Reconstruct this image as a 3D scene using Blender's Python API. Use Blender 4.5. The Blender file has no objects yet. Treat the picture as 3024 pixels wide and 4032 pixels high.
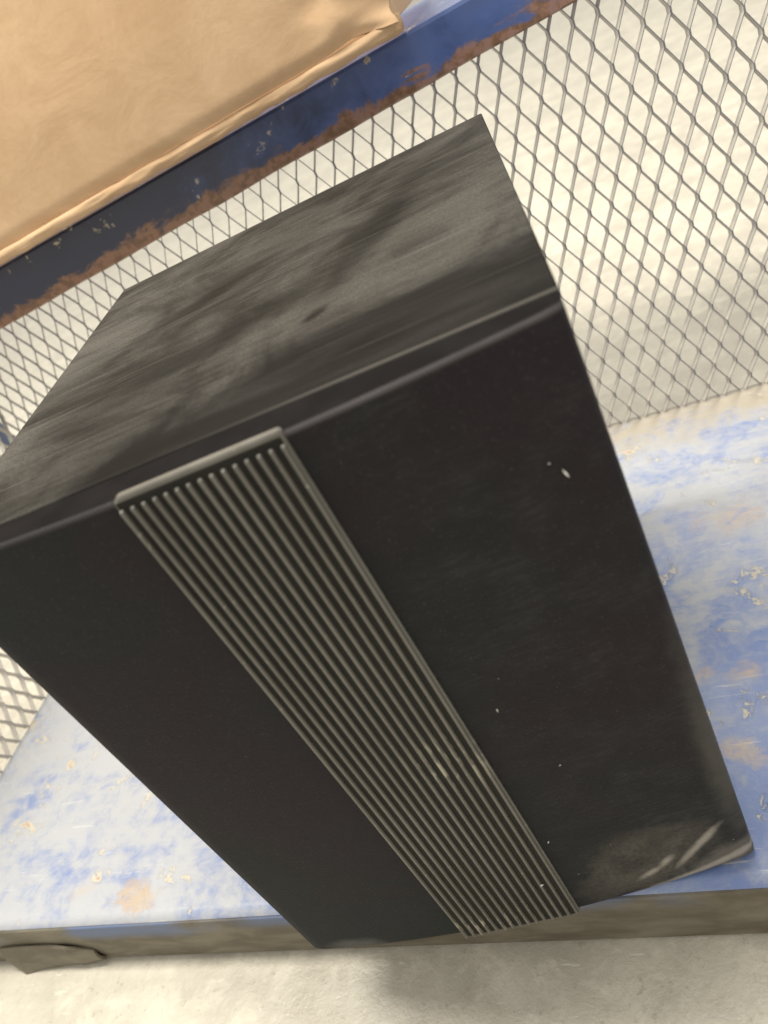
import bpy, bmesh, math, random
from mathutils import Vector, Matrix, noise

random.seed(7)
S = bpy.context.scene
COL = S.collection

# ------------------------------------------------------------------ camera
cam_d = bpy.data.cameras.new("camera")
cam = bpy.data.objects.new("camera", cam_d); COL.objects.link(cam)
RIGHT = Vector((0.89260914, 0.15382327, -0.42377744))
DOWN = Vector((-0.23884806, -0.63587784, -0.73390121))
FWD = Vector((-0.38236177, 0.75630535, -0.53084998))
m3 = Matrix((RIGHT, -DOWN, -FWD)).transposed()
cam.matrix_world = Matrix.Translation((0.34961053, -0.24692528, 0.52950184)) @ m3.to_4x4()
cam_d.sensor_fit = 'HORIZONTAL'; cam_d.sensor_width = 24.0
cam_d.lens = 24.0 * 3173.28 / 3024.0
cam_d.clip_start = 0.01; cam_d.clip_end = 60
cam_d.dof.use_dof = True; cam_d.dof.focus_distance = 0.56; cam_d.dof.aperture_fstop = 6.3
S.camera = cam

# ------------------------------------------------------------------ light
world = bpy.data.worlds.new("World"); S.world = world; world.use_nodes = True
bg = world.node_tree.nodes["Background"]
bg.inputs[0].default_value = (1.0, 0.965, 0.90, 1); bg.inputs[1].default_value = 0.80

def area(name, loc, target, sx, sy, power, col):
    d = bpy.data.lights.new(name, 'AREA'); d.shape = 'RECTANGLE'; d.size = sx; d.size_y = sy
    d.energy = power; d.color = col
    o = bpy.data.objects.new(name, d); COL.objects.link(o); o.location = loc
    o.rotation_euler = (Vector(target) - Vector(loc)).to_track_quat('-Z', 'Y').to_euler()
    return o
area("ceiling_lamp_back", (-0.2, 2.3, 2.4), (0.1, 1.9, 0.0), 2.4, 1.2, 50, (1.0, 0.955, 0.86))
area("ceiling_lamp_over", (-0.30, 0.24, 2.0), (-0.30, 0.26, 0.0), 1.7, 0.35, 52, (1.0, 0.955, 0.86))

S.render.engine = 'CYCLES'
S.view_settings.view_transform = 'Standard'; S.view_settings.look = 'None'
S.view_settings.exposure = 0.0; S.view_settings.gamma = 1.0
S.view_settings.use_curve_mapping = False

# ------------------------------------------------------------------ helpers
def new_obj(name, verts, faces, mat=None, parent=None, smooth=False, loc=None):
    me = bpy.data.meshes.new(name); me.from_pydata([tuple(v) for v in verts], [], faces); me.update()
    bm = bmesh.new(); bm.from_mesh(me); bmesh.ops.recalc_face_normals(bm, faces=bm.faces); bm.to_mesh(me); bm.free()
    if mat: me.materials.append(mat)
    if smooth:
        for p in me.polygons: p.use_smooth = True
    o = bpy.data.objects.new(name, me); COL.objects.link(o)
    if parent: o.parent = parent
    if loc: o.location = loc
    return o

def empty(name, loc=(0, 0, 0), rz=0.0):
    o = bpy.data.objects.new(name, None); COL.objects.link(o); o.empty_display_size = 0.05
    o.location = loc; o.rotation_euler = (0, 0, rz); return o

def tag(o, label=None, cat=None, kind=None, group=None):
    if label: o["label"] = label
    if cat: o["category"] = cat
    if kind: o["kind"] = kind
    if group: o["group"] = group
    return o

def bev_box(name, lo, hi, mat, parent=None, bevel=0.002, seg=2):
    bm = bmesh.new(); bmesh.ops.create_cube(bm, size=1)
    for v in bm.verts:
        for i in range(3): v.co[i] = lo[i] if v.co[i] < 0 else hi[i]
    if bevel > 0:
        bmesh.ops.bevel(bm, geom=list(bm.edges), offset=bevel, segments=seg, affect='EDGES', profile=0.5)
    me = bpy.data.meshes.new(name); bm.to_mesh(me); bm.free(); me.materials.append(mat)
    o = bpy.data.objects.new(name, me); COL.objects.link(o)
    if parent: o.parent = parent
    return o

class N:
    """small node-graph writer"""
    def __init__(s, name):
        s.m = bpy.data.materials.new(name); s.m.use_nodes = True
        s.t = s.m.node_tree; s.b = s.t.nodes["Principled BSDF"]
    def node(s, ty, **k):
        n = s.t.nodes.new(ty)
        for a, v in k.items(): setattr(n, a, v)
        return n
    def link(s, a, b): s.t.links.new(a, b)
    def setin(s, n, i, v):
        if isinstance(v, bpy.types.NodeSocket): s.link(v, n.inputs[i])
        else: n.inputs[i].default_value = v
    def coord(s, obj=None):
        n = s.node('ShaderNodeTexCoord')
        if obj: n.object = obj
        return n.outputs['Object']
    def mapping(s, vec, scale=(1, 1, 1), loc=(0, 0, 0), rot=(0, 0, 0)):
        n = s.node('ShaderNodeMapping'); s.link(vec, n.inputs[0])
        n.inputs['Scale'].default_value = scale; n.inputs['Location'].default_value = loc; n.inputs['Rotation'].default_value = rot
        return n.outputs[0]
    def noise(s, vec, scale, detail=4, rough=0.55, dist=0.0):
        n = s.node('ShaderNodeTexNoise'); s.link(vec, n.inputs['Vector'])
        n.inputs['Scale'].default_value = scale; n.inputs['Detail'].default_value = detail
        n.inputs['Roughness'].default_value = rough; n.inputs['Distortion'].default_value = dist
        return n.outputs['Fac']
    def ramp(s, fac, a, b, lo=0.0, hi=1.0):
        n = s.node('ShaderNodeMapRange'); n.interpolation_type = 'SMOOTHSTEP'
        s.setin(n, 0, fac); n.inputs[1].default_value = a; n.inputs[2].default_value = b
        n.inputs[3].default_value = lo; n.inputs[4].default_value = hi
        return n.outputs[0]
    def math(s, op, a, b=0.0, clamp=False):
        n = s.node('ShaderNodeMath', operation=op); n.use_clamp = clamp
        s.setin(n, 0, a); s.setin(n, 1, b); return n.outputs[0]
    def mix(s, fac, a, b):
        n = s.node('ShaderNodeMix', data_type='RGBA'); s.setin(n, 0, fac)
        s.setin(n, 6, a if isinstance(a, bpy.types.NodeSocket) else (*a, 1))
        s.setin(n, 7, b if isinstance(b, bpy.types.NodeSocket) else (*b, 1))
        return n.outputs[2]
    def sep(s, vec):
        n = s.node('ShaderNodeSeparateXYZ'); s.link(vec, n.inputs[0]); return n.outputs
    def bump(s, h, strength, dist, normal=None):
        n = s.node('ShaderNodeBump'); s.setin(n, 'Height', h)
        n.inputs['Strength'].default_value = strength; n.inputs['Distance'].default_value = dist
        if normal: s.link(normal, n.inputs['Normal'])
        s.link(n.outputs[0], s.b.inputs['Normal']); return n.outputs[0]
    def ellipse(s, X, Y, cx, cy, rx, ry, ang, soft=0.5, wob=None):
        """1 inside a rotated ellipse, soft edge, optional noise wobble"""
        dx = s.math('SUBTRACT', X, cx); dy = s.math('SUBTRACT', Y, cy)
        c, sn = math.cos(ang), math.sin(ang)
        a = s.math('ADD', s.math('MULTIPLY', dx, c / rx), s.math('MULTIPLY', dy, sn / rx))
        b = s.math('ADD', s.math('MULTIPLY', dx, -sn / ry), s.math('MULTIPLY', dy, c / ry))
        r = s.math('SQRT', s.math('ADD', s.math('MULTIPLY', a, a), s.math('MULTIPLY', b, b)))
        if wob is not None: r = s.math('ADD', r, wob)
        return s.ramp(r, 1.0 - soft, 1.0 + soft, 1.0, 0.0)
    def out(s, color=None, rough=None, spec=None, metal=None):
        if color is not None:
            if isinstance(color, bpy.types.NodeSocket): s.link(color, s.b.inputs['Base Color'])
            else: s.b.inputs['Base Color'].default_value = (*color, 1)
        if rough is not None: s.setin(s.b, 'Roughness', rough)
        if spec is not None: s.b.inputs['Specular IOR Level'].default_value = spec
        if metal is not None: s.b.inputs['Metallic'].default_value = metal
        return s.m

# ------------------------------------------------------------------ measures (cart axes = world axes)
V_BACK = 0.556          # back mesh plane
U_LEFT = -0.475         # left mesh plane
U_RIGHT = 0.86
V_FRONT = 0.017         # front edge of the lower deck
FLOOR = -0.062
BOX_ROT = math.atan(0.158)
W, D, H = 0.3156, 0.3464, 0.400

cart = empty("shelf_cart", (0.19, 0.30, 0.0))
cart_inv = (-0.19, -0.30, 0.0)
speaker = empty("speaker_cabinet", (0, 0, 0), BOX_ROT)
bc = Matrix.Rotation(BOX_ROT, 3, 'Z') @ Vector((W / 2, D / 2, 0))
speaker.location = (bc.x, bc.y, 0.0015)

# ------------------------------------------------------------------ materials
def mat_floor():
    n = N("cream_floor"); c = n.coord()
    big = n.noise(c, 9, 6, 0.65, 0.4); mid = n.noise(c, 30, 6, 0.68, 0.4); fine = n.noise(c, 170, 3, 0.6)
    col = n.mix(n.ramp(big, 0.35, 0.68), (0.63, 0.59, 0.49), (0.50, 0.465, 0.385))
    col = n.mix(n.ramp(mid, 0.46, 0.70, 0, 0.8), col, (0.72, 0.675, 0.56))
    col = n.mix(n.ramp(mid, 0.44, 0.30, 0, 0.5), col, (0.44, 0.405, 0.325))
    st = n.noise(n.mapping(c, (30, 190, 1), rot=(0, 0, -0.75)), 1.0, 3)
    col = n.mix(n.ramp(st, 0.66, 0.73, 0, 0.7), col, (0.78, 0.75, 0.64))
    st2 = n.noise(n.mapping(c, (120, 26, 1), rot=(0, 0, 0.15)), 1.0, 2)
    col = n.mix(n.ramp(st2, 0.66, 0.76, 0, 0.4), col, (0.74, 0.70, 0.59))
    lf = n.noise(n.mapping(c, (2.2, 11, 1), rot=(0, 0, 0.35)), 1.0, 5, 0.62, 0.5)
    col = n.mix(n.ramp(lf, 0.46, 0.66, 0, 0.5), col, (0.49, 0.455, 0.375))
    col = n.mix(n.ramp(fine, 0.60, 0.72, 0, 0.35), col, (0.28, 0.26, 0.21))
    n.bump(n.math('ADD', mid, n.math('MULTIPLY', fine, 0.5)), 0.5, 0.0025)
    return n.out(col, n.ramp(mid, 0.3, 0.8, 0.32, 0.55))
STAINS = ((0.162, 0.055, 0.026, 0.020, 0.2, 0.65), (-0.385, -0.262, 0.022, 0.013, 0.1, 0.9), (-0.452, -0.252, 0.014, 0.010, 0.3, 0.6), (0.144, -0.12, 0.013, 0.010, 0.5, 0.8), (0.124, -0.185, 0.012, 0.008, -0.4, 0.8), (0.112, -0.115, 0.009, 0.007, 0.4, 0.7))
def mat_deck():
    n = N("scuffed_blue_deck_paint"); c = n.coord(); X, Y, Z = n.sep(c)
    big = n.noise(c, 7, 5, 0.62, 0.5); mid = n.noise(c, 24, 7, 0.66, 0.6); fine = n.noise(c, 80, 6, 0.7, 0.4); grit = n.noise(c, 260, 3, 0.6)
    col = n.mix(n.ramp(big, 0.36, 0.66), (0.105, 0.195, 0.50), (0.18, 0.265, 0.50))
    hz = n.math('ADD', n.math('MULTIPLY', big, 0.30), n.math('ADD', n.math('MULTIPLY', mid, 0.34), n.math('ADD', n.math('MULTIPLY', fine, 0.20), n.math('MULTIPLY', n.noise(n.mapping(c, (9, 75, 1), rot=(0, 0, 0.9)), 1, 4, 0.6), 0.16))))
    hz = n.math('ADD', hz, n.ramp(Y, -0.25, 0.22, -0.04, 0.055))  # glare near the mesh, painted as paler haze toward the back
    hz = n.math('ADD', hz, n.ramp(X, -0.45, 0.05, 0.085, 0.0))  # glare on the left side, painted as paler haze
    col = n.mix(n.ramp(hz, 0.425, 0.585, 0.18, 0.90), col, (0.50, 0.505, 0.505))
    col = n.mix(n.ramp(hz, 0.41, 0.35, 0, 0.45), col, (0.12, 0.20, 0.45))
    for rot, sx, sy, t, a in ((0.35, 14, 330, 0.66, 0.8), (-0.9, 18, 360, 0.68, 0.7), (1.35, 12, 300, 0.68, 0.6)):
        st = n.noise(n.mapping(c, (sx, sy, 1), rot=(0, 0, rot)), 1.0, 3, 0.6)
        col = n.mix(n.ramp(st, t, t + 0.04, 0, a), col, (0.60, 0.61, 0.60))
    e = n.math('ADD', Y, n.math('MULTIPLY', n.math('SUBTRACT', mid, 0.5), 0.16))
    be = n.math('MULTIPLY', n.ramp(e, 0.175, 0.245), n.ramp(grit, 0.3, 0.6, 0.7, 1.0))
    col = n.mix(n.math('MULTIPLY', be, 0.85), col, (0.44, 0.37, 0.25))
    wb = n.math('MULTIPLY', n.math('SUBTRACT', n.math('ADD', n.math('MULTIPLY', mid, 0.6), n.math('MULTIPLY', fine, 0.4)), 0.5), 9.0)
    for (x, y, rx, ry, a, k) in STAINS:
        col = n.mix(n.math('MULTIPLY', n.ellipse(X, Y, x, y, rx, ry, a, 0.35, wb), n.math('MULTIPLY', n.ramp(fine, 0.36, 0.56, 0.35, 1.0), k * 0.85)), col, (0.54, 0.41, 0.27))
    chip = n.math('ADD', n.math('MULTIPLY', n.noise(c, 17, 7, 0.66, 0.5), 0.72), n.math('MULTIPLY', fine, 0.28))
    col = n.mix(n.ramp(chip, 0.59, 0.615, 0, 0.85), col, (0.62, 0.57, 0.45))
    col = n.mix(n.ramp(chip, 0.62, 0.65, 0, 0.85), col, (0.50, 0.31, 0.17))
    col = n.mix(n.math('MULTIPLY', n.ramp(chip, 0.64, 0.67), n.ramp(grit, 0.4, 0.6)), col, (0.26, 0.13, 0.06))
    n.bump(n.math('ADD', n.ramp(chip, 0.58, 0.61, 0.8, 0.0), n.math('ADD', n.math('MULTIPLY', mid, 0.5), n.math('MULTIPLY', fine, 0.4))), 0.5, 0.0016)
    n.b.inputs['Coat Weight'].default_value = 0.35; n.b.inputs['Coat Roughness'].default_value = 0.2
    return n.out(col, n.ramp(mid, 0.3, 0.75, 0.22, 0.45))
def paint(name, blue_a, blue_b, dusty, dust, rust, rust_amt, dust_amt, back_edge=None, lower_edge=None, rough=0.3):
    n = N(name); c = n.coord(); X, Y, Z = n.sep(c)
    big = n.noise(c, 7, 5, 0.6, 0.4); mid = n.noise(c, 26, 6, 0.62, 0.5); fine = n.noise(c, 95, 5, 0.65, 0.3)
    col = n.mix(n.ramp(big, 0.3, 0.7), blue_a, blue_b)
    streak = n.noise(n.mapping(c, (6, 120, 120)), 1, 4, 0.6)
    dm = n.math('MULTIPLY', n.ramp(n.math('ADD', n.math('MULTIPLY', big, 0.5), n.math('MULTIPLY', mid, 0.5)), 0.30, 0.66), dust_amt)
    dm = n.math('ADD', dm, n.ramp(streak, 0.58, 0.75, 0, 0.25 * dusty), clamp=True)
    col = n.mix(dm, col, dust)
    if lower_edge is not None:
        shade_m = n.ellipse(X, Z, -0.56, 0.42, 0.44, 0.30, 0.0, 0.45, n.math('MULTIPLY', n.math('SUBTRACT', mid, 0.5), 1.6))  # shade below the carton, painted dark into the left of the rail
        col = n.mix(n.math('MULTIPLY', shade_m, 0.85), col, (0.022, 0.019, 0.018))
    # chips: pale primer halo, rust heart
    chip = n.math('ADD', n.math('MULTIPLY', mid, 0.55), n.math('MULTIPLY', fine, 0.45))
    if back_edge is not None:
        e = n.math('ADD', Y, n.math('MULTIPLY', n.math('SUBTRACT', mid, 0.5), 0.10))
        be = n.ramp(e, back_edge - 0.075, back_edge - 0.015)
        col = n.mix(n.math('MULTIPLY', be, 0.85), col, (0.50, 0.42, 0.28))
    col = n.mix(n.ramp(chip, 0.585 - rust_amt, 0.625 - rust_amt, 0, 0.85), col, (0.60, 0.53, 0.40))
    col = n.mix(n.ramp(chip, 0.63 - rust_amt, 0.67 - rust_amt, 0, 0.9), col, rust)
    if lower_edge is not None:
        # rust creeping up from the bottom edge of the rail, which climbs to the right
        h = n.math('SUBTRACT', Z, n.math('ADD', n.math('MULTIPLY', X, 0.0645), lower_edge))
        h = n.math('SUBTRACT', h, n.math('MULTIPLY', n.math('SUBTRACT', n.noise(n.mapping(c, (1, 1, 1.5)), 15, 7, 0.66, 0.8), 0.47), 0.07))
        col = n.mix(n.math('MULTIPLY', n.ramp(h, 0.006, 0.013, 1, 0), n.ramp(fine, 0.25, 0.6, 0.65, 1.0)), col, n.mix(n.ramp(fine, 0.4, 0.62), rust, tuple(x * 0.5 for x in rust)))
    n.bump(n.math('ADD', n.ramp(chip, 0.58 - rust_amt, 0.64 - rust_amt, 0.6, 0.0), n.math('MULTIPLY', fine, 0.25)), 0.35, 0.0012)
    n.b.inputs['Coat Weight'].default_value = 0.25; n.b.inputs['Coat Roughness'].default_value = 0.25
    return n.out(col, n.ramp(mid, 0.3, 0.75, rough, rough + 0.22))
def mat_lip():
    n = N("grimy_lip_paint"); c = n.coord(); X, Y, Z = n.sep(c)
    a = n.noise(n.mapping(c, (18, 18, 50)), 1, 5, 0.6, 0.4); b = n.noise(c, 8, 3)
    col = n.mix(n.ramp(a, 0.35, 0.7), (0.115, 0.098, 0.066), (0.20, 0.178, 0.130))
    h = n.math('ADD', Z, n.math('MULTIPLY', n.math('SUBTRACT', b, 0.5), 0.03))
    col = n.mix(n.math('MULTIPLY', n.ramp(h, -0.024, -0.006, 0, 0.9), n.ramp(n.noise(c, 6, 3), 0.42, 0.56)), col, (0.13, 0.18, 0.31))
    n.bump(a, 0.3, 0.001)
    return n.out(col, 0.6)
def mat_mesh():
    n = N("worn_mesh_steel"); c = n.coord()
    a = n.noise(c, 60, 4)
    col = n.mix(n.ramp(a, 0.35, 0.7), (0.52, 0.49, 0.44), (0.66, 0.62, 0.54))
    return n.out(col, 0.5)
def mat_mesh_edge():
    n = N("blue_sheared_edge"); c = n.coord()
    a = n.noise(c, 60, 4)
    return n.out(n.mix(a, (0.085, 0.095, 0.15), (0.24, 0.24, 0.27)), 0.45)
def mat_card(name, k=1.0):
    n = N(name); c = n.coord()
    a = n.noise(n.mapping(c, (16, 16, 20)), 1, 5, 0.6, 0.6); f = n.noise(c, 220, 2)
    flut = n.noise(n.mapping(c, (22, 22, 90)), 1, 3)
    col = n.mix(n.ramp(a, 0.3, 0.72), (0.60 * k, 0.405 * k, 0.24 * k), (0.70 * k, 0.49 * k, 0.305 * k))
    col = n.mix(n.math('MULTIPLY', f, 0.18), col, (0.42, 0.26, 0.12))
    n.bump(n.math('ADD', n.math('MULTIPLY', flut, 0.25), a), 0.3, 0.0025)
    return n.out(col, 0.92, 0.1)
def mat_top():
    n = N("dusty_dark_laminate"); c = n.coord(speaker); X, Y, Z = n.sep(c)
    s1 = n.noise(n.mapping(c, (8, 48, 1), rot=(0, 0, -0.05)), 1, 5, 0.62, 0.5)
    s2 = n.noise(n.mapping(c, (16, 260, 1), rot=(0, 0, -0.03)), 1, 4, 0.6, 0.2)
    sc = n.noise(n.mapping(c, (7, 420, 1), rot=(0, 0, 0.04)), 1, 2, 0.5)
    bl = n.noise(n.mapping(c, (12, 15, 1)), 1, 6, 0.64, 0.9); gr = n.noise(c, 620, 2)
    fine = n.noise(n.mapping(c, (300, 900, 1)), 1, 2)
    d = n.math('ADD', n.math('MULTIPLY', s1, 0.22), n.math('ADD', n.math('MULTIPLY', s2, 0.20), n.math('MULTIPLY', bl, 0.60)))
    dust = n.math('MULTIPLY', n.ramp(d, 0.36, 0.66, 0.18, 1.0), n.ramp(gr, 0.3, 0.7, 0.72, 1.15))
    # wiped, dust-free sweep near the front right corner, narrowing to the middle
    wob = n.math('MULTIPLY', n.math('SUBTRACT', bl, 0.5), 0.9)
    w1 = n.ellipse(X, Y, 0.10, -0.155, 0.155, 0.052, 0.10, 0.30, wob)
    w2 = n.ellipse(X, Y, 0.00, -0.165, 0.085, 0.022, 0.05, 0.30, wob)
    w3 = n.ellipse(X, Y, 0.045, -0.085, 0.008, 0.005, 0.6, 0.5, wob)
    wipe = n.math('MAXIMUM', n.math('MAXIMUM', w1, w2), w3)
    k1 = n.ellipse(X, Y, 0.075, 0.01, 0.016, 0.075, -0.35, 0.7, wob)
    k2 = n.ellipse(X, Y, -0.03, -0.06, 0.085, 0.018, 0.35, 0.7, wob)
    dust = n.math('MULTIPLY', dust, n.math('SUBTRACT', 1.0, n.math('MULTIPLY', wipe, n.ramp(s1, 0.35, 0.65, 0.98, 0.78))))
    dust = n.math('MULTIPLY', dust, n.math('SUBTRACT', 1.0, n.math('MULTIPLY', n.math('MAXIMUM', n.math('MAXIMUM', k1, k2), n.ellipse(X, Y, -0.05, 0.03, 0.05, 0.012, 0.5, 0.6, wob)), 0.68)))
    dust = n.math('MULTIPLY', dust, n.ramp(fine, 0.2, 0.6, 0.75, 1.0))
    dust = n.math('MULTIPLY', dust, n.ramp(n.math('ADD', X, n.math('MULTIPLY', Y, -0.35)), -0.05, -0.20, 0.82, 1.25))
    dust = n.math('ADD', dust, n.ramp(sc, 0.64, 0.69, 0, 0.30))
    lit_rim = n.math('MULTIPLY', n.ramp(Y, -D / 2 + 0.0002, -D / 2 + 0.0022, 1, 0), n.ramp(X, -0.03, 0.10, 0.15, 1.0))  # lit front edge of the panel, painted as a paler line
    dust = n.math('MAXIMUM', dust, n.math('MULTIPLY', lit_rim, n.ramp(bl, 0.3, 0.6, 0.6, 1.0)))  # from here the dust mask also carries the painted lit edge
    col = n.mix(dust, (0.009, 0.0085, 0.0075), (0.098, 0.091, 0.080))
    n.bump(n.math('ADD', n.math('MULTIPLY', s2, 0.6), fine), 0.12, 0.0006)
    return n.out(col, n.ramp(dust, 0.0, 0.8, 0.6, 0.7), 0.035)
def mat_fabric():
    n = N("black_speaker_cloth"); c = n.coord(speaker); X, Y, Z = n.sep(c)
    big = n.noise(n.mapping(c, (1, 1, 1), (0.3, 0.1, 0.05)), 5.5, 4, 0.6); mid = n.noise(c, 45, 5, 0.62); fine = n.noise(c, 420, 2)
    tw = n.node('ShaderNodeTexWave', wave_type='BANDS', bands_direction='DIAGONAL')
    n.link(n.mapping(c, (1, 1, 1)), tw.inputs['Vector']); tw.inputs['Scale'].default_value = 260
    tw.inputs['Distortion'].default_value = 1.5; tw.inputs['Detail'].default_value = 2
    wv = tw.outputs['Fac']
    col = n.mix(n.ramp(big, 0.35, 0.7), (0.0215, 0.0165, 0.0200), (0.0150, 0.0195, 0.0190))
    col = n.mix(n.math('MULTIPLY', wv, 0.35), col, (0.030, 0.029, 0.029))
    hair = n.noise(n.mapping(c, (90, 90, 600), rot=(0, 0.5, 0)), 1, 3, 0.6)
    dz = n.math('MULTIPLY', n.ramp(X, 0.0, 0.14, 0.15, 1.0), n.math('MULTIPLY', n.ramp(n.math('ADD', n.math('MULTIPLY', mid, 0.5), n.math('MULTIPLY', big, 0.5)), 0.40, 0.62), n.ramp(hair, 0.42, 0.66, 0.25, 1.0)))
    col = n.mix(n.math('MULTIPLY', dz, 0.42), col, (0.066, 0.064, 0.064))
    spk = n.noise(c, 900, 1)
    col = n.mix(n.math('MULTIPLY', n.ramp(spk, 0.64, 0.76), 0.28), col, (0.12, 0.12, 0.12))
    wob = n.math('MULTIPLY', n.math('SUBTRACT', mid, 0.5), 1.9)
    # rubbed, dusty corner low on the right and along the right edge
    e1 = n.ellipse(X, Z, 0.095, 0.034, 0.042, 0.030, 0.35, 0.35, wob)
    e2 = n.ellipse(X, Z, 0.150, 0.012, 0.040, 0.012, 0.15, 0.5, wob)
    e3 = n.ellipse(X, Z, 0.156, 0.11, 0.008, 0.075, 0.0, 0.8, wob)
    e4 = n.ellipse(X, Z, -0.12, 0.006, 0.020, 0.006, 0.0, 0.6, wob)
    col = n.mix(n.math('MULTIPLY', n.ramp(fine, 0.2, 0.7, 0.5, 1.0), n.math('MULTIPLY', e1, n.ramp(mid, 0.35, 0.6, 0.35, 0.7))), col, (0.13, 0.12, 0.10))
    col = n.mix(n.math('MULTIPLY', e2, 0.7), col, (0.17, 0.155, 0.135))
    col = n.mix(n.math('MULTIPLY', e3, 0.6), col, (0.12, 0.115, 0.10))
    col = n.mix(n.math('MULTIPLY', e4, 0.6), col, (0.13, 0.13, 0.125))
    fold_highlight = n.math('MULTIPLY', n.ramp(Z, H - 0.0040, H - 0.0022), n.ramp(Z, H - 0.0013, H - 0.0006, 1.0, 0.0))  # highlight along the top fold, painted into the cloth colour
    fold_highlight = n.math('MULTIPLY', fold_highlight, n.math('MULTIPLY', n.ramp(X, -0.16, 0.12, 0.25, 1.0), n.ramp(big, 0.25, 0.6, 0.45, 1.0)))
    col = n.mix(n.math('MULTIPLY', fold_highlight, 0.75), col, (0.15, 0.138, 0.138))
    for (x, z, l, a) in ((0.127, 0.033, 0.017, 0.75), (0.094, 0.020, 0.008, 0.4), (0.118, 0.005, 0.026, 0.10), (0.146, 0.010, 0.016, 0.2), (0.105, 0.027, 0.006, 0.7)):
        col = n.mix(n.math('MULTIPLY', n.ellipse(X, Z, x, z, l, 0.0026, a, 0.8, n.math('MULTIPLY', wob, 1.3)), 0.9), col, (0.34, 0.315, 0.28))
    n.bump(n.math('ADD', wv, n.math('MULTIPLY', fine, 0.8)), 0.35, 0.0004)
    n.b.inputs['Sheen Weight'].default_value = 0.035; n.b.inputs['Sheen Roughness'].default_value = 0.45
    return n.out(col, 0.72, 0.12)
def mat_rubber():
    n = N("ribbed_grey_plastic"); c = n.coord(speaker); X, Y, Z = n.sep(c)
    a = n.noise(n.mapping(c, (60, 60, 12)), 1, 4, 0.6); f = n.noise(c, 520, 2); g = n.noise(n.mapping(c, (420, 420, 90)), 1, 3)
    col = n.mix(n.ramp(a, 0.3, 0.7), (0.125, 0.118, 0.100), (0.165, 0.157, 0.135))
    s1 = n.ellipse(X, Z, 0.022, 0.182, 0.017, 0.020, 0.5, 0.6)
    s2 = n.ellipse(X, Z, -0.018, 0.014, 0.030, 0.012, 0.0, 0.6)
    s = n.math('MULTIPLY', n.math('MAXIMUM', s1, s2), n.ramp(g, 0.50, 0.58))
    col = n.mix(n.math('MULTIPLY', s, 0.85), col, (0.46, 0.44, 0.34))
    sp = n.ramp(n.noise(c, 300, 1), 0.74, 0.78)
    col = n.mix(n.math('MULTIPLY', sp, 0.6), col, (0.35, 0.34, 0.28))
    n.bump(f, 0.15, 0.0004)
    return n.out(col, 0.33, 0.6)
def simple(name, col, rough=0.5, spec=0.5):
    n = N(name); c = n.coord(); a = n.noise(c, 40, 4)
    k = n.mix(n.ramp(a, 0.35, 0.7), col, tuple(min(1, x * 1.35) for x in col))
    return n.out(k, rough, spec)

M_FLOOR = mat_floor()
BLUE_A, BLUE_B = (0.06, 0.11, 0.30), (0.085, 0.18, 0.58)
M_DECK = mat_deck()
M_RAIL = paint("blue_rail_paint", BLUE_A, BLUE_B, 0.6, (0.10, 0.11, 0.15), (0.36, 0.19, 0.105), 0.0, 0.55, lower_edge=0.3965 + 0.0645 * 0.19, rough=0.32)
M_POST = paint("blue_post_paint", (0.10, 0.17, 0.42), (0.16, 0.24, 0.46), 0.6, (0.38, 0.42, 0.5), (0.36, 0.19, 0.1), -0.04, 0.5)
M_LIP = mat_lip(); M_MESH = mat_mesh(); M_EDGE = mat_mesh_edge()
M_CARD = mat_card("brown_cardboard", 1.06); M_CARD2 = mat_card("brown_cardboard_flap", 0.92)
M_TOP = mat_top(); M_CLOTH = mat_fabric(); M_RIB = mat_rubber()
M_GROOVE_SHADE = simple("black_groove_shade", (0.012, 0.011, 0.009), 0.6, 0.25)  # near-black colour standing for the shade between the ribs
M_FRAME = simple("black_grille_frame", (0.011, 0.010, 0.010), 0.7, 0.01)
M_BODY = simple("dark_cabinet_vinyl", (0.022, 0.020, 0.019), 0.45)
M_LINT = simple("white_lint", (0.7, 0.69, 0.66), 0.8)
def mat_tab():
    n = N("dented_tab_steel"); c = n.coord()
    a = n.noise(c, 38, 5, 0.65, 0.6)
    n.bump(a, 0.6, 0.003)
    return n.out(n.mix(n.ramp(a, 0.38, 0.6), (0.07, 0.07, 0.072), (0.15, 0.135, 0.105)), 0.65)
M_TAB = mat_tab()

# ------------------------------------------------------------------ floor
fl = new_obj("floor", [(-14, -4, FLOOR), (14, -4, FLOOR), (14, 22, FLOOR), (-14, 22, FLOOR)], [(0, 1, 2, 3)], M_FLOOR)
tag(fl, kind="structure")

# ------------------------------------------------------------------ cart
def cpart(name, lo, hi, mat, bevel=0.002):
    lo2 = tuple(lo[i] + cart_inv[i] for i in range(3)); hi2 = tuple(hi[i] + cart_inv[i] for i in range(3))
    return bev_box(name, lo2, hi2, mat, cart, bevel)

tag(cart, "scratched blue steel cart shelf with expanded metal mesh sides", "cart")
# lower deck: a sheet with a few soft dents
def deck():
    nx, ny = 110, 50; v = []; f = []
    x0, x1, y0, y1 = U_LEFT, U_RIGHT, V_FRONT, V_BACK + 0.004
    for i in range(nx + 1):
        for j in range(ny + 1):
            x = x0 + (x1 - x0) * i / nx; y = y0 + (y1 - y0) * j / ny
            z = noise.noise(Vector((x * 7, y * 7, 1.3))) * 0.0011
            if j == 0: z -= 0.0012
            v.append((x + cart_inv[0], y + cart_inv[1], z))
    for i in range(nx):
        for j in range(ny):
            a = i * (ny + 1) + j; f.append((a, a + ny + 1, a + ny + 2, a + 1))
    o = new_obj("deck", v, f, M_DECK, cart, smooth=True)
    sm = o.modifiers.new("thickness", 'SOLIDIFY'); sm.thickness = 0.004; sm.offset = -1.0
    return o
deck_o = deck()
if deck_o.data.polygons[0].normal.z < 0:
    deck_o.data.flip_normals()
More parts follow.
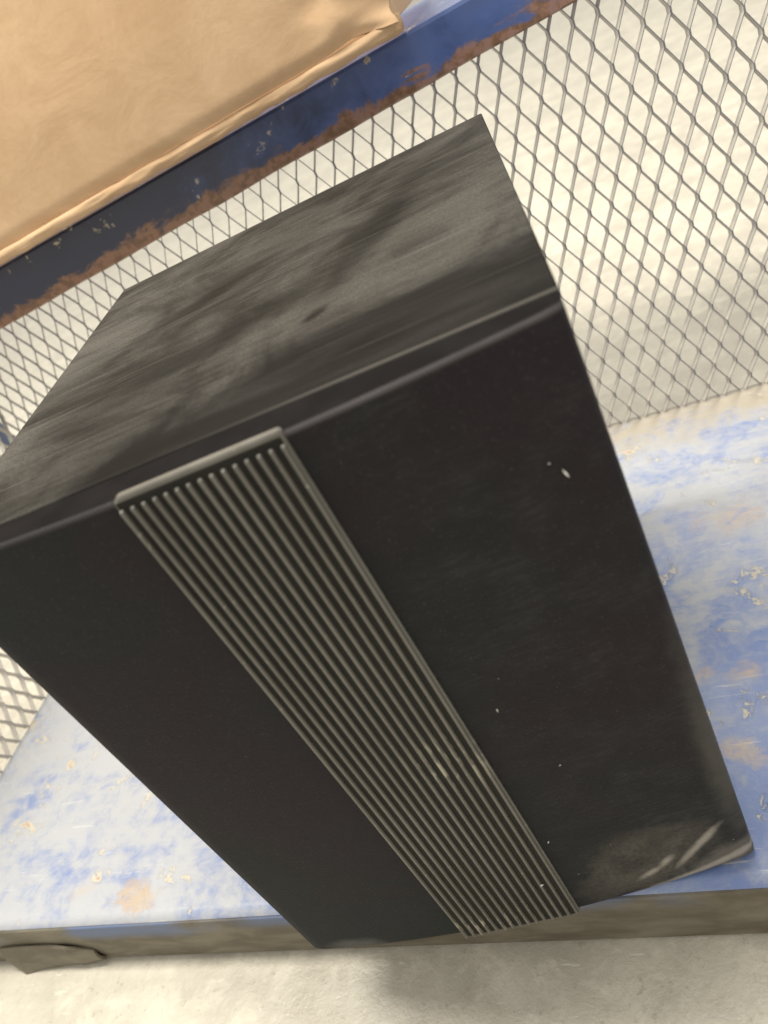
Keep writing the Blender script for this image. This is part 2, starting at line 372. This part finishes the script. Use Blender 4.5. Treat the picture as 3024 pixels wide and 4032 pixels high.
# front lip, a down-turned flange with a rolled top edge
cpart("front_lip", (U_LEFT + 0.002, V_FRONT - 0.002, FLOOR + 0.002), (U_RIGHT - 0.002, V_FRONT + 0.004, -0.0028), M_LIP, 0.0018)
cpart("side_lip", (U_LEFT - 0.004, V_FRONT + 0.006, FLOOR + 0.002), (U_LEFT - 0.0005, V_BACK + 0.02, -0.0028), M_LIP, 0.001)
# corner posts (angle section)
def post(u, sgn):
    pr = [(0, 0), (0.026, 0), (0.026, 0.003), (0.003, 0.003), (0.003, 0.026), (0, 0.026)]
    v = []; f = []
    for z in (FLOOR + 0.003, 0.365 if sgn > 0 else 0.44):
        for a, b in pr:
            v.append((u - sgn * a + cart_inv[0], V_BACK + 0.030 - b + cart_inv[1] - 0.028 + (0.0), z))
    k = len(pr)
    for i in range(k): f.append((i, (i + 1) % k, k + (i + 1) % k, k + i))
    f.append(tuple(range(k))[::-1]); f.append(tuple(range(k, 2 * k)))
    return new_obj("corner_post", v, f, M_POST, cart)
post(U_LEFT - 0.009, 1); post(U_RIGHT, -1)

# expanded metal: zigzag strands, bonded side by side, cross-section tilted about the long way
SWD, LWD = 0.0212, 0.0455
def expanded(name, length, z0, z1, place, tau, ztop=None, u_phase=0.0, z_phase=0.0):
    p = SWD / 2; wv, th = 0.0058, 0.0009; bond = 0.0052
    verts = []; faces = []; mats = []
    nst = int(length / p) + 2
    for k in range(nst):
        uc = u_phase + k * p
        pts = []
        par = k % 2
        z = z0 - LWD + z_phase
        side = 1
        # bond right at z = n*LWD (+half on odd strands), bond left half a pitch further
        zz = z + (LWD / 2 if par else 0)
        zt = z1 if ztop is None else ztop(uc)
        while zz < zt + LWD:
            off = side * (p / 2 - th * 0.42)
            pts.append((uc + off, zz - bond / 2)); pts.append((uc + off, zz + bond / 2))
            zz += LWD / 2; side = -side
        # clip to the panel
        cl = []
        for i in range(len(pts) - 1):
            (ua, za), (ub, zb) = pts[i], pts[i + 1]
            if zb <= z0 or za >= zt: continue
            if za < z0: t = (z0 - za) / (zb - za); ua, za = ua + (ub - ua) * t, z0
            if zb > zt: t = (zt - za) / (zb - za); ub, zb = ua + (ub - ua) * t, zt
            if not cl: cl.append((ua, za))
            cl.append((ub, zb))
        if len(cl) < 2: continue
        base = len(verts)
        m = Vector((math.cos(tau), math.sin(tau), 0))
        nrm = Vector((-math.sin(tau), math.cos(tau), 0))
        for (u, z) in cl:
            for (a, b) in ((-1, -1), (1, -1), (1, 1), (-1, 1)):
                q = m * (a * wv / 2) + nrm * (b * th / 2)
                verts.append(place(u + q.x, q.y, z))
        for i in range(len(cl) - 1):
            o = base + i * 4
            for s in range(4):
                faces.append((o + s, o + (s + 1) % 4, o + 4 + (s + 1) % 4, o + 4 + s))
                mats.append(0 if s in (0, 2) else 1)
        faces.append((base + 3, base + 2, base + 1, base)); mats.append(1)
        e = base + (len(cl) - 1) * 4
        faces.append((e, e + 1, e + 2, e + 3)); mats.append(1)
    o = new_obj(name, verts, faces, M_MESH, cart)
    o.data.materials.append(M_EDGE)
    for pl, mi in zip(o.data.polygons, mats): pl.material_index = mi
    return o
rail_bot = lambda u: 0.3965 + 0.0645 * u
TAU = math.radians(-64)
expanded("expanded_mesh", U_RIGHT - U_LEFT - 0.01, 0.001, 0.40,
         lambda u, d, z: (u + U_LEFT + 0.004 + cart_inv[0], V_BACK + d + cart_inv[1], z), TAU,
         ztop=lambda uc: rail_bot(uc + U_LEFT) + 0.006, u_phase=(0.2929 - (U_LEFT + 0.004)) % SWD, z_phase=0.3799 % LWD)
expanded("expanded_mesh", V_BACK - V_FRONT - 0.05, 0.001, 0.38,
         lambda u, d, z: (U_LEFT - d + cart_inv[0], V_FRONT + 0.03 + u + cart_inv[1], z), TAU,
         u_phase=(0.2662 - V_FRONT - 0.03) % SWD, z_phase=0.0223)

# upper rail (skirt) and upper deck behind it
def rail():
    v = []; f = []; n = 60
    top = lambda u: 0.448 + 0.043 * u
    vf = V_BACK - 0.006
    u0, u1 = U_LEFT - 0.02, U_RIGHT + 0.01
    prof = lambda u: [(vf + 0.003, rail_bot(u)), (vf, rail_bot(u) + 0.002), (vf, top(u) - 0.004), (vf + 0.0015, top(u) - 0.001), (vf + 0.006, top(u)),
                      (V_BACK + 0.20, top(u)), (V_BACK + 0.20, top(u) - 0.004), (vf + 0.006, top(u) - 0.004), (vf + 0.004, top(u) - 0.006), (vf + 0.004, rail_bot(u))]
    k = 10
    for i in range(n + 1):
        u = u0 + (u1 - u0) * i / n
        j = noise.noise(Vector((u * 14, 0, 0))) * 0.0012
        for q, (y, z) in enumerate(prof(u)):
            v.append((u + cart_inv[0], y + cart_inv[1], z + (j if q in (0, 1, 9) else 0)))
    for i in range(n):
        for q in range(k):
            a = i * k + q; b = i * k + (q + 1) % k
            f.append((a, b, b + k, a + k))
    f.append(tuple(range(k))); f.append(tuple(range(n * k, n * k + k))[::-1])
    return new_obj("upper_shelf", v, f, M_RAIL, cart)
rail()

# bent bracket under the front lip at the left
def bracket():
    # outline in (u, z) on the lip, pulled forward towards a curled foot
    top = [(-0.372, -0.030), (-0.352, -0.027), (-0.330, -0.026), (-0.306, -0.027), (-0.286, -0.028), (-0.262, -0.040)]
    bot = [(-0.375, -0.056), (-0.358, -0.0605), (-0.336, -0.0605), (-0.306, -0.0600), (-0.284, -0.0600), (-0.258, -0.0560)]
    fw_t = [0.000, 0.001, 0.002, 0.001, 0.003, 0.000]
    fw_b = [0.004, 0.010, 0.006, 0.003, 0.003, 0.001]
    v = []; f = []; nz = 6
    for i in range(6):
        for j in range(nz + 1):
            t = j / nz
            u = top[i][0] * (1 - t) + bot[i][0] * t; z = top[i][1] * (1 - t) + bot[i][1] * t
            fw = fw_t[i] * (1 - t) + fw_b[i] * t * t + 0.003 * math.sin(t * 3.1)
            v.append((u + cart_inv[0], V_FRONT - 0.0025 - fw + cart_inv[1], z))
    for i in range(5):
        for j in range(nz):
            a = i * (nz + 1) + j; f.append((a, a + 1, a + nz + 2, a + nz + 1))
    o = new_obj("bent_tab", v, f, M_LIP, cart, smooth=True)
    s = o.modifiers.new("thickness", 'SOLIDIFY'); s.thickness = 0.0025; s.offset = 0
    for p in o.data.polygons: p.use_smooth = False
bracket()

# ------------------------------------------------------------------ cardboard box on the upper shelf
card = empty("cardboard_box", (-0.32, 0.655, 0.0))
tilt = math.atan(0.043)
card.location.z = 0.4525 + 0.043 * -0.32
card.rotation_euler = (0, -tilt, 0)
tag(card, "brown corrugated cardboard box with a crushed corner on the upper blue shelf", "cardboard box")
def carton():
    # local: x right (end at 0.525), y back (front face at -0.145), z up
    xr, yf, hh = 0.522, -0.155, 0.27
    v = []; f = []
    nx, nz = 110, 60
    def crush(x, z, y):
        d = max(0.0, 1 - (xr - x) / 0.10)
        w = noise.noise(Vector((x * 26, 1.7, z * 30))) * 0.020 + noise.noise(Vector((x * 60, 4.2, z * 70))) * 0.008
        e = d * d
        return (x + e * (noise.noise(Vector((3.3, x * 20, z * 45))) * 0.016 + z * 0.12), y + e * (w + 0.010), z + e * noise.noise(Vector((x * 30, 9.1, z * 30))) * 0.008)
    for i in range(nx + 1):
        x = -0.62 + (xr + 0.62) * (i / nx)
        for j in range(nz + 1):
            t = j / nz; z = 0.0125 + hh * t ** 1.5
            y = yf + noise.noise(Vector((x * 4, 0, z * 6))) * 0.003 + (0.0035 * math.exp(-((z - 0.0125) / 0.006) ** 2))
            v.append(crush(x, z, y))
    for i in range(nx):
        for j in range(nz):
            a = i * (nz + 1) + j; f.append((a, a + nz + 1, a + nz + 2, a + 1))
    o = new_obj("front_panel", v, f, M_CARD, card, smooth=True)
    s = o.modifiers.new("thickness", 'SOLIDIFY'); s.thickness = 0.004; s.offset = -1
    # end panel, top and back: plain slabs
    bev_box("side_panel", (xr - 0.012, yf + 0.03, 0.006), (xr - 0.007, 0.10, hh), M_CARD, card, 0.001)
    bev_box("back_panel", (-0.62, 0.0955, 0.006), (xr - 0.013, 0.10, hh), M_CARD, card, 0.001)
    # bottom flap edge: bead with ragged outline below a crease
    v = []; f = []; k = 9; n = 220
    for i in range(n + 1):
        x = -0.62 + (xr - 0.002 + 0.62) * i / n
        d = max(0.0, 1 - (xr - x) / 0.07); e = d * d
        rag = noise.noise(Vector((x * 55, 0, 0))) * 0.0012 + noise.noise(Vector((x * 17, 3, 0))) * 0.0012
        hz = 0.0112 + noise.noise(Vector((x * 9, 7, 0))) * 0.0008
        for q in range(k):
            a = math.pi * (q / (k - 1)) - math.pi / 2
            zc = hz * 0.5 + math.sin(a) * hz * 0.5; yc = -math.cos(a) * 0.0030 + noise.noise(Vector((x * 30, q * 0.7, 4.0))) * 0.0016
            zc += rag * (1.6 if q < 3 else 0.5)
            v.append((x + e * 0.004, yf + 0.003 + yc + e * (0.012 + noise.noise(Vector((x * 40, 5, 0))) * 0.010), zc + e * noise.noise(Vector((x * 40, 2, q))) * 0.004))
        v.append((x, yf + 0.05, hz)); v.append((x, yf + 0.05, 0.0))
    K = k + 2
    for i in range(n):
        for q in range(K):
            a = i * K + q; b = i * K + (q + 1) % K; f.append((a, b, b + K, a + K))
    f.append(tuple(range(K))); f.append(tuple(range(n * K, n * K + K))[::-1])
    fl = new_obj("bottom_flap", v, f, M_CARD2, card, smooth=True)
carton()

# ------------------------------------------------------------------ speaker cabinet (local origin at the centre of its base)
tag(speaker, "black box speaker with bowed cloth front and ribbed centre strip standing on the blue deck", "speaker")
hx, hy = W / 2, D / 2
bev_box("cabinet", (-hx, -hy + 0.001, 0.0), (hx, hy, H - 0.0045), M_BODY, speaker, 0.002)
bev_box("top_panel", (-hx - 0.0004, -hy - 0.0004, H - 0.0043), (hx + 0.0004, hy + 0.0004, H), M_TOP, speaker, 0.0010, 2)

G, SAG = 0.0133, 0.0112
def yfront(x): return -hy - G - SAG * (1 - (x / hx) ** 2)
def grille():
    # closed skin: for every column a vertical profile; the ends roll back to the cabinet
    xs = []; r = 0.005; nx = 72
    cols = []
    for i in range(nx + 1):
        t = i / nx; x = -hx + W * t
        e = min(x + hx, hx - x)
        back = 0.0
        if e < r: back = r - math.sqrt(max(0, r * r - (r - e) ** 2))
        cols.append((x, yfront(x) + back))
    ex = [-hx, -hx + 0.0008, -hx + 0.0022]
    cols = [(x, yfront(x) + (r - math.sqrt(max(0, r * r - (r - (x + hx)) ** 2)))) for x in ex] + cols[2:-2] + \
           [(-x, yfront(x) + (r - math.sqrt(max(0, r * r - (r - (x + hx)) ** 2)))) for x in ex[::-1]]
    zt, rt, rb = H - 0.0004, 0.0022, 0.003
    v = []; f = []
    ybk = -hy - 0.0008
    prof_n = None
    for (x, yf) in cols:
        pr = [(ybk, 0.001), (yf + rb, 0.001)]
        for q in range(1, 5):
            a = math.pi / 2 * q / 5; pr.append((yf + rb - rb * math.sin(a), 0.001 + rb - rb * math.cos(a)))
        for q in range(0, 25):
            pr.append((yf, 0.005 + (zt - rt - 0.005) * q / 24))
        rr = min(rt, ybk - yf - 0.0005)
        for q in range(1, 9):
            a = math.pi / 2 * q / 8; pr.append((yf + rr - rr * math.cos(a), zt - rt + rt * math.sin(a)))
        pr.append((ybk - 0.0002, zt - 0.0002)); pr.append((ybk, zt - 0.004))
        prof_n = len(pr)
        v += [(x, y, z) for y, z in pr]
    for i in range(len(cols) - 1):
        for q in range(prof_n):
            a = i * prof_n + q; b = i * prof_n + (q + 1) % prof_n
            f.append((a, b, b + prof_n, a + prof_n))
    f.append(tuple(range(prof_n))); f.append(tuple(range((len(cols) - 1) * prof_n, len(cols) * prof_n))[::-1])
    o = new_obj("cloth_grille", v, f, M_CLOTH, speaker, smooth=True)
    o.data.materials.append(M_FRAME)          # bare plastic top ledge of the grille frame
    for p in o.data.polygons:
        if p.center.z > H - 0.00062 and p.center.y > -hy - 0.0235: p.material_index = 1; p.use_smooth = False
    return o
gr = grille()
# ribbed strip
SW = 0.0815; NR = 15
ystrip = yfront(0.0) - 0.0012
def strip():
    # slab with rounded upper corners, capping the top of the grille
    zt = H + 0.0016; r = 0.0050; hw = SW / 2
    out = [(-hw, 0.0005)]
    for q in range(7):
        a = math.pi - math.pi / 2 * q / 6; out.append((-hw + r + r * math.cos(a), zt - r + r * math.sin(a)))
    out += [(hw - 0.001, zt), (hw, zt - 0.001), (hw, 0.0005)]
    k = len(out); v = []; f = []
    y0, y1 = ystrip, ystrip + 0.0030
    b = 0.0008
    cx = 0.0; cz = H / 2
    ring = lambda y, s: [(x * (1 - s / hw), y, z if z < 0.01 else z - s) for x, z in out]
    v += ring(y0, b); v += ring(y0 + b, 0); v += ring(y1, 0)
    for l in range(2):
        for i in range(k):
            f.append((l * k + i, l * k + (i + 1) % k, (l + 1) * k + (i + 1) % k, (l + 1) * k + i))
    f.append(tuple(range(k))); f.append(tuple(range(2 * k, 3 * k))[::-1])
    s = new_obj("trim_strip", v, f, M_RIB, speaker)
    bev_box("groove_shade_panel", (-hw + 0.0012, ystrip - 0.0004, 0.001), (hw - 0.0012, ystrip + 0.0004, H - 0.0012), M_GROOVE_SHADE, s, 0.0002, 1)  # black slab added to paint shade into the grooves
    # one rib, shared by all
    v = []; f = []; n = 8; rw, rh = 0.00118, 0.0026
    zz = [0.0, 0.0005, 0.0015, 0.15, 0.3, H - 0.0014, H - 0.0006, H - 0.0002, H]
    sc = [0.55, 0.85, 1, 1, 1, 1, 0.9, 0.62, 0.2]
    for z, c in zip(zz, sc):
        for q in range(n + 1):
            a = math.pi * q / n
            v.append((-math.cos(a) * rw * (0.7 + 0.3 * c), -math.sin(a) ** 0.8 * rh * c, z))
    K = n + 1
    for i in range(len(zz) - 1):
        for q in range(n):
            a = i * K + q; f.append((a, a + 1, a + K + 1, a + K))
    f.append(tuple(range(K))[::-1]); f.append(tuple(range((len(zz) - 1) * K, len(zz) * K)))
    first = None
    for i in range(NR):
        x = -hw + 0.0019 + (SW - 0.0038) * i / (NR - 1)
        if first is None:
            first = new_obj("rib", v, f, M_RIB, s, smooth=True); o = first
        else:
            o = first.copy(); COL.objects.link(o); o.parent = s
        o.location = (x, ystrip + 0.0002, 0.0012)
        if i == 0: o.scale = (1, 1, 0.986)
strip()

# lint and specks on the cloth and strip
def lint():
    v = []; f = []
    def fleck(x, z, l, w, a, y=None):
        y = (yfront(x) if y is None else y) - 0.0004
        c, s = math.cos(a), math.sin(a); b = len(v)
        for (p, q, d) in ((-l, 0, 0), (0, -w, 0), (l, 0, 0), (0, w, 0), (0, 0, -w * 1.2), (0, 0, w)):
            v.append((x + p * c - q * s, y + d, z + p * s + q * c))
        for t in ((0, 1, 4), (1, 2, 4), (2, 3, 4), (3, 0, 4), (1, 0, 5), (2, 1, 5), (3, 2, 5), (0, 3, 5)):
            f.append(tuple(b + k for k in t))
    fleck(0.1358, 0.329, 0.0030, 0.0006, 1.85); fleck(0.131, 0.337, 0.0007, 0.0004, 0.2)
    fleck(0.0598, 0.208, 0.0017, 0.0004, 1.5); fleck(0.075, 0.150, 0.0008, 0.0004, 0.6)
    fleck(0.0462, 0.0836, 0.0014, 0.0005, 1.0); fleck(0.0293, 0.0476, 0.0016, 0.0006, 0.3, ystrip - 0.0026)
    for _ in range(5):
        x = random.uniform(0.045, 0.15); z = random.uniform(0.01, 0.36)
        fleck(x, z, random.uniform(0.0002, 0.00045), random.uniform(0.0001, 0.0002), random.uniform(0, 3))
    o = new_obj("lint", v, f, M_LINT, gr); tag(o, kind="stuff")
lint()
